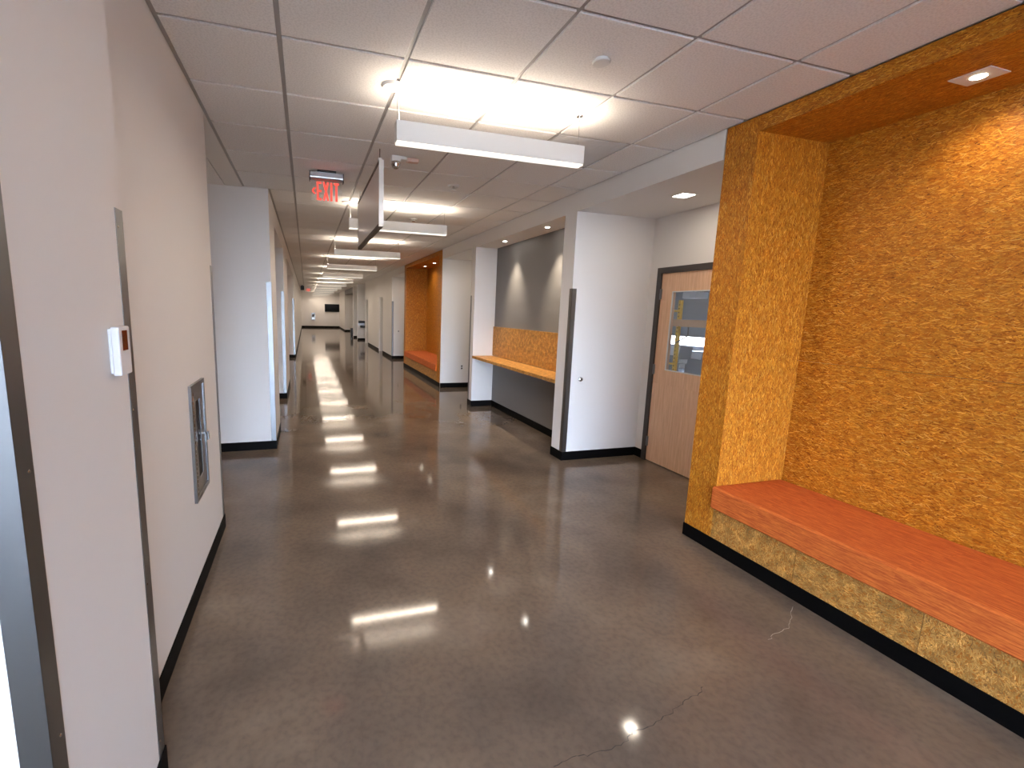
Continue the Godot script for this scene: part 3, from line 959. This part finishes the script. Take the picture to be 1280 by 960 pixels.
func build_far_end() -> void:
	var s := thing("wall_screen", "wide black screen on the far end wall", "screen")
	put("bezel", rb(mb(), 1.50, 2.69, 1.32, 1.96, 39.93, 39.99, 0.01), M.black_plastic, s)
	put("display", bx(mb(), 1.52, 2.67, 1.34, 1.94, 39.926, 39.931), M.screen_glass, s)
	var f := thing("bottle_filler", "small grey metal drinking fountain on the far end wall", "drinking fountain")
	put("back_panel", rb(mb(), 0.42, 0.72, 0.62, 1.22, 39.93, 39.99, 0.01), M.brushed_aluminium, f)
	put("basin", rb(mb(), 0.42, 0.72, 0.62, 0.78, 39.72, 39.93, 0.03), M.brushed_aluminium, f)
	put("spout_recess", bx(mb(), 0.48, 0.66, 0.88, 1.12, 39.925, 39.93), M.outlet_grey, f)
	var w := thing("drinking_fountain", "dark two-level drinking fountain on the fin wall far along on the right", "drinking fountain")
	put("upper_basin", rb(mb(), 2.63, 2.95, 0.90, 1.02, 24.40, 24.743, 0.03), M.black_plastic, w)
	put("lower_basin", rb(mb(), 2.72, 3.0, 0.66, 0.78, 24.40, 24.743, 0.03), M.black_plastic, w)
	put("back_plate", bx(mb(), 2.66, 2.98, 0.78, 0.90, 24.72, 24.743), M.brushed_aluminium, w)
	var b := thing("waste_bin", "slim black bin standing by the far recess", "bin")
	put("body", rb(mb(), 2.47, 2.62, 0.0, 0.48, 27.2, 27.5, 0.02), M.black_plastic, b)
	put("lid", rb(mb(), 2.46, 2.63, 0.48, 0.52, 27.19, 27.51, 0.015), M.outlet_grey, b)
	var k := thing("ceiling_speaker", "small black box hung from the ceiling at the far end, beside the distant exit sign", "speaker")
	put("body", rb(mb(), -0.27, -0.07, 2.62, 2.86, 28.0, 28.2, 0.015), M.black_plastic, k)
	put("bracket", bx(mb(), -0.20, -0.14, 2.86, CEIL, 28.06, 28.14), M.black_plastic, k)

func chair(x: float, d: float, turn: float, label: String) -> void:
	var t := thing("classroom_chair", label, "chair", "classroom chairs")
	t.position = v3(x, 0, d)
	t.rotation.y = turn
	put("seat", rb(mb(), -0.21, 0.21, 0.44, 0.462, -0.21, 0.21, 0.01), M.chair_shell, t)
	var bk := mb()
	for i in 7:
		for j in 6:
			var p := []
			var n := []
			for q in [[0, 0], [1, 0], [1, 1], [0, 1]]:
				var u: float = (i + q[0]) / 7.0 * 2.0 - 1.0
				var y: float = 0.48 + (j + q[1]) / 6.0 * 0.38
				p.append(Vector3(u * (0.21 - 0.025 * absf(u) * (y - 0.48)), y, 0.20 - 0.05 * u * u + (y - 0.48) * 0.16))
				n.append(Vector3(u * 0.3, 0, 1).normalized())
			tri(bk, [p[0], p[1], p[2]], [n[0], n[1], n[2]], [Vector2.ZERO, Vector2.ZERO, Vector2.ZERO])
			tri(bk, [p[0], p[2], p[3]], [n[0], n[2], n[3]], [Vector2.ZERO, Vector2.ZERO, Vector2.ZERO])
			var back := []
			for q in p:
				back.append(q + Vector3(0, 0, -0.012))
			tri(bk, [back[0], back[1], back[2]], [-n[0], -n[1], -n[2]], [Vector2.ZERO, Vector2.ZERO, Vector2.ZERO])
			tri(bk, [back[0], back[2], back[3]], [-n[0], -n[2], -n[3]], [Vector2.ZERO, Vector2.ZERO, Vector2.ZERO])
	put("backrest", bk, M.chair_shell, t)
	for sx in [-1.0, 1.0]:
		for sz in [-1.0, 1.0]:
			put("leg", rod(mb(), Vector3(sx * 0.23, 0, sz * 0.22), Vector3(sx * 0.17, 0.44, sz * 0.15), 0.011, 8), M.stainless, t)
		put("back_support", rod(mb(), Vector3(sx * 0.17, 0.44, 0.15), Vector3(sx * 0.15, 0.62, 0.185), 0.011, 8), M.stainless, t)

func table(x: float, d: float, label: String) -> void:
	var t := thing("classroom_table", label, "table", "classroom tables")
	t.position = v3(x, 0, d)
	put("table_top", rb(mb(), -0.3, 0.3, 0.715, 0.742, -0.75, 0.75, 0.008), M.table_top, t)
	for sx in [-1.0, 1.0]:
		for sz in [-1.0, 1.0]:
			put("leg", rod(mb(), Vector3(sx * 0.25, 0, sz * 0.68), Vector3(sx * 0.25, 0.716, sz * 0.68), 0.018, 8), M.stainless, t)

func build_classroom_things() -> void:
	# rolling scaffold just inside the door
	var s := thing("scaffold", "yellow steel rolling scaffold with a wooden deck behind the door glass", "scaffold")
	var X := 4.7
	var D := 4.965
	for x in [X, X + 1.4]:
		for d in [D, D + 0.62]:
			var up := mb()
			bx(up, x - 0.02, x + 0.02, 0.13, 1.86, d - 0.004, d + 0.004)
			bx(up, x - 0.02, x - 0.014, 0.13, 1.86, d - 0.02, d + 0.02)
			bx(up, x + 0.014, x + 0.02, 0.13, 1.86, d - 0.02, d + 0.02)
			var post := put("upright", up, M.yellow_steel, s)
			var hole := mb()
			var y := 0.25
			while y < 1.84:
				lathe(hole, Transform3D(Basis(Vector3.BACK, PI / 2), v3(x - 0.0203, y, d)), [Vector2(0, 0.0006), Vector2(0.009, 0.0004)], 8)
				y += 0.05
			put("pin_hole", hole, M.dark_gap, post)
			put("caster", lathe(mb(), Transform3D(Basis(Vector3.BACK, PI / 2), v3(x + 0.015, 0.065, d)), [Vector2(0, 0), Vector2(0.065, 0), Vector2(0.065, -0.03), Vector2(0, -0.03)], 16), M.black_plastic, s)
	for x in [X, X + 1.4]:
		for y in [0.35, 1.02, 1.72]:
			put("rung", rod(mb(), v3(x, y, D), v3(x, y, D + 0.62), 0.014, 8), M.yellow_steel, s)
	for x in [X - 0.034, X + 1.434]:
		put("deck_rail", bx(mb(), x - 0.012, x + 0.012, 1.52, 1.61, D - 0.75, D + 0.7), M.plank_wood, s)
	put("deck", bx(mb(), X + 0.03, X + 1.37, 1.575, 1.60, D - 0.7, D + 0.66), M.plank_wood, s)
	var br := mb()
	rod(br, v3(X - 0.03, 1.52, 4.771), v3(X - 0.03, 1.406, 4.767), 0.008, 8)
	rod(br, v3(X - 0.03, 1.406, 4.767), v3(X - 0.02, 1.311, 4.95), 0.008, 8)
	put("brace", br, M.bronze_rail, s)
	# chairs and tables seen past it
	chair(6.75, 6.83, PI / 2, "dark grey plastic chair nearest the door glass, low behind the scaffold")
	chair(9.35, 9.75, PI / 2, "dark grey plastic chair in the second row behind the door glass")
	chair(8.3, 8.0, PI / 2, "dark grey plastic chair between the two white tables behind the door glass")
	chair(6.9, 7.6, PI / 2, "dark grey plastic chair hard by the yellow scaffold post behind the door glass")
	table(7.5, 7.2, "white classroom table nearest the door glass")
	table(10.1, 9.3, "white classroom table by the far classroom windows")
	var p := thing("projector", "white projector hung from the classroom ceiling behind the door glass", "projector")
	put("body", rb(mb(), 7.85, 8.2, 2.035, 2.17, 7.92, 8.28, 0.02), M.white_plastic, p)
	put("ceiling_pole", rod(mb(), v3(8.02, 2.17, 8.1), v3(8.02, 2.95, 8.1), 0.02), M.white_metal, p)
	put("projector_lens", rod(mb(), v3(8.2, 2.10, 8.1), v3(8.22, 2.10, 8.1), 0.035), M.screen_glass, p)
